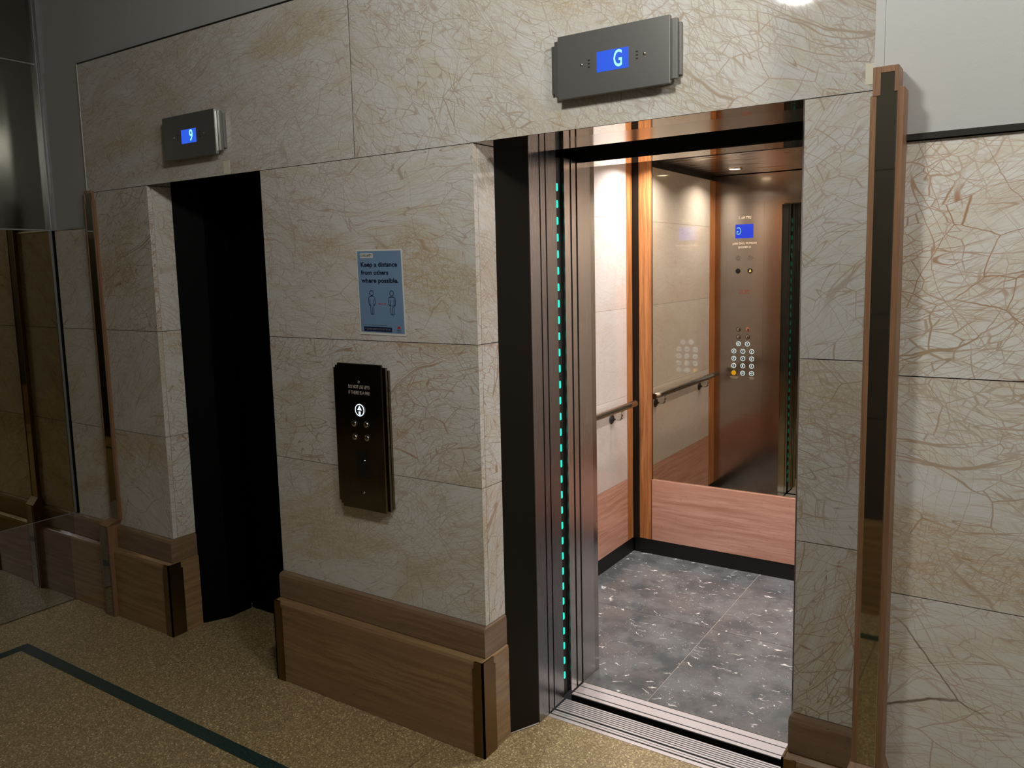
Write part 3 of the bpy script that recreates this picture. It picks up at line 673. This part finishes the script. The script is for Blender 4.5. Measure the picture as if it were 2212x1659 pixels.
lg.build('emblem_flower', RED, po)
pt('NSW', .810, .944, .092, .018, NAVY, po, .02); pt('GOVERNMENT', .810, .962, .092, .009, NAVY, po, .0)

# pilasters: bronze-brown stepped frame around a black mirror strip, on a small plinth
def pilaster(name, x0, x1, yf, yb, ztop, label, zb, plx):
    o = thing(name, label, 'pilaster', ((x0+x1)/2, yb, 0))
    w = x1-x0; s = .0115; zs = ztop-.045
    out = [(x0+.0005, zb), (x1, zb), (x1, zs), (x1-s, zs), (x1-s, ztop), (x0+.0040, ztop), (x0+.0040, zs-.012), (x0+.0005, zs-.012)]
    B().extr(out, yf+.004, yb).build('body', BRONZE_W, o)
    q = .012 if x0 > 0 else .005
    inn = [(x0+q, zb), (x1-q*1.05, zb), (x1-q*1.05, zs-.009), (x1-q*1.05-.006, zs-.009), (x1-q*1.05-.006, ztop-.013), (x0+q+.007, ztop-.013), (x0+q+.007, zs-.012), (x0+q, zs-.012)]
    # raised frame around the strip
    fb = B()
    fb.box(x0+.0002, x0+q, yf-.001, yf+.006, zb, zs-.014); fb.box(x0+.0040, x0+q+.007, yf-.001, yf+.006, zs-.0135, ztop)
    fb.box(x1-q*1.05, x1, yf-.001, yf+.006, zb, zs); fb.box(x1-q*1.05-.006, x1-s, yf-.001, yf+.006, zs-.008, ztop); fb.box(x0+q+.0071, x1-q*1.05-.0062, yf-.001, yf+.006, ztop-.013, ztop)
    fb.build('frame', BRONZE_W, o, bevel=.0006)
    B().extr(inn, yf+.001, yf+.0045).build('mirror_strip', DGLASS, o, 'black mirror glass strip')
    B().box(x1-q*1.05-.0012, x1-q*1.05, yf-.0018, yf+.001, zb, zs-.009).build('bead', GUNL, o, 'thin bright bead along the glass')
    p0, p1, py, pz = plx
    B().loft([[(p0, py, 0), (p1, py, 0), (p1, yb, 0), (p0, yb, 0)], [(p0, py, pz-.03), (p1, py, pz-.03), (p1, yb, pz-.03), (p0, yb, pz-.03)], [(x0-.001, yf-.002, pz), (x1+.001, yf-.002, pz), (x1+.001, yb, pz), (x0-.001, yb, pz)]]).build('plinth', BRONZE_W, o, 'stepped plinth')
    if name == 'pilaster_left_': pass
    bx('plinth_glass', DGLASS, o, p0+.014, p1-.012, py-.002, py+.0005, .006, pz-.034, label='dark glass on the plinth')
    return o
pilaster('pilaster', 1.0830, 1.1475, -.307, YR-.0005, 2.1180, 'tall brown pilaster with a black mirror strip and stepped top right of the open lift', .56, (1.072, 1.158, -.336, .565))
pilaster('pilaster', -2.5050, -2.4330, -.019, -.0005, 2.1380, 'tall brown pilaster with a black mirror strip left of the dark lift', .50, (-2.540, -2.458, -.066, .505))
bx('shadow_joint', BLACK, wr, 1.1385, 1.1425, YR-.002, YR+.02, 0, ZR)
bx('return_wall', GREY, wr, 1.0785, 1.0975, YR+.003, .03, 0, 3.3)

# ceiling pendant: crystal globe (its reflection shows in the marble)
pd = thing('pendant_lamp', 'round crystal pendant lamp whose reflection shows in the marble at the top', 'lamp', LAMP)
pd['label'] = 'bright crystal globe lamp reflected at the top edge of the marble'
b = B(); rng = []
for i in range(1, 10):
    a = math.pi*i/10; rng.append([(LAMP.x+.115*math.sin(a)*math.cos(t*math.pi/12)*(1+.04*(-1)**t), LAMP.y+.115*math.sin(a)*math.sin(t*math.pi/12)*(1+.04*(-1)**t), LAMP.z+.115*math.cos(a)) for t in range(24)])
gl = b.loft(rng).build('crystal_shade', XTAL, pd)
B().tube([(LAMP.x, LAMP.y, LAMP.z+.11), (LAMP.x, LAMP.y, 3.30)], .008, 8).build('stem', CHROME, pd); B().disc((LAMP.x, LAMP.y, 3.2995), (0, 0, -1), [(.06, 0), (.06, .012), (.02, .03)], 20).build('canopy', CHROME, pd)

p2 = pd.copy(); C.objects.link(p2); p2.location = FILL_LAMP; p2['label'] = 'added globe lamp out of view, brightening the right side of the lobby'  # added lamp out of view, brightens the right-hand walls
for ch in list(pd.children):
    c = ch.copy(); C.objects.link(c); c.parent = p2
    if 'shade' in c.name: c.data = c.data.copy(); c.data.materials[0] = glow('added_globe_glow', (255, 250, 242), 115)
for o in (pd, p2): o['group'] = 'crystal pendant lamps'
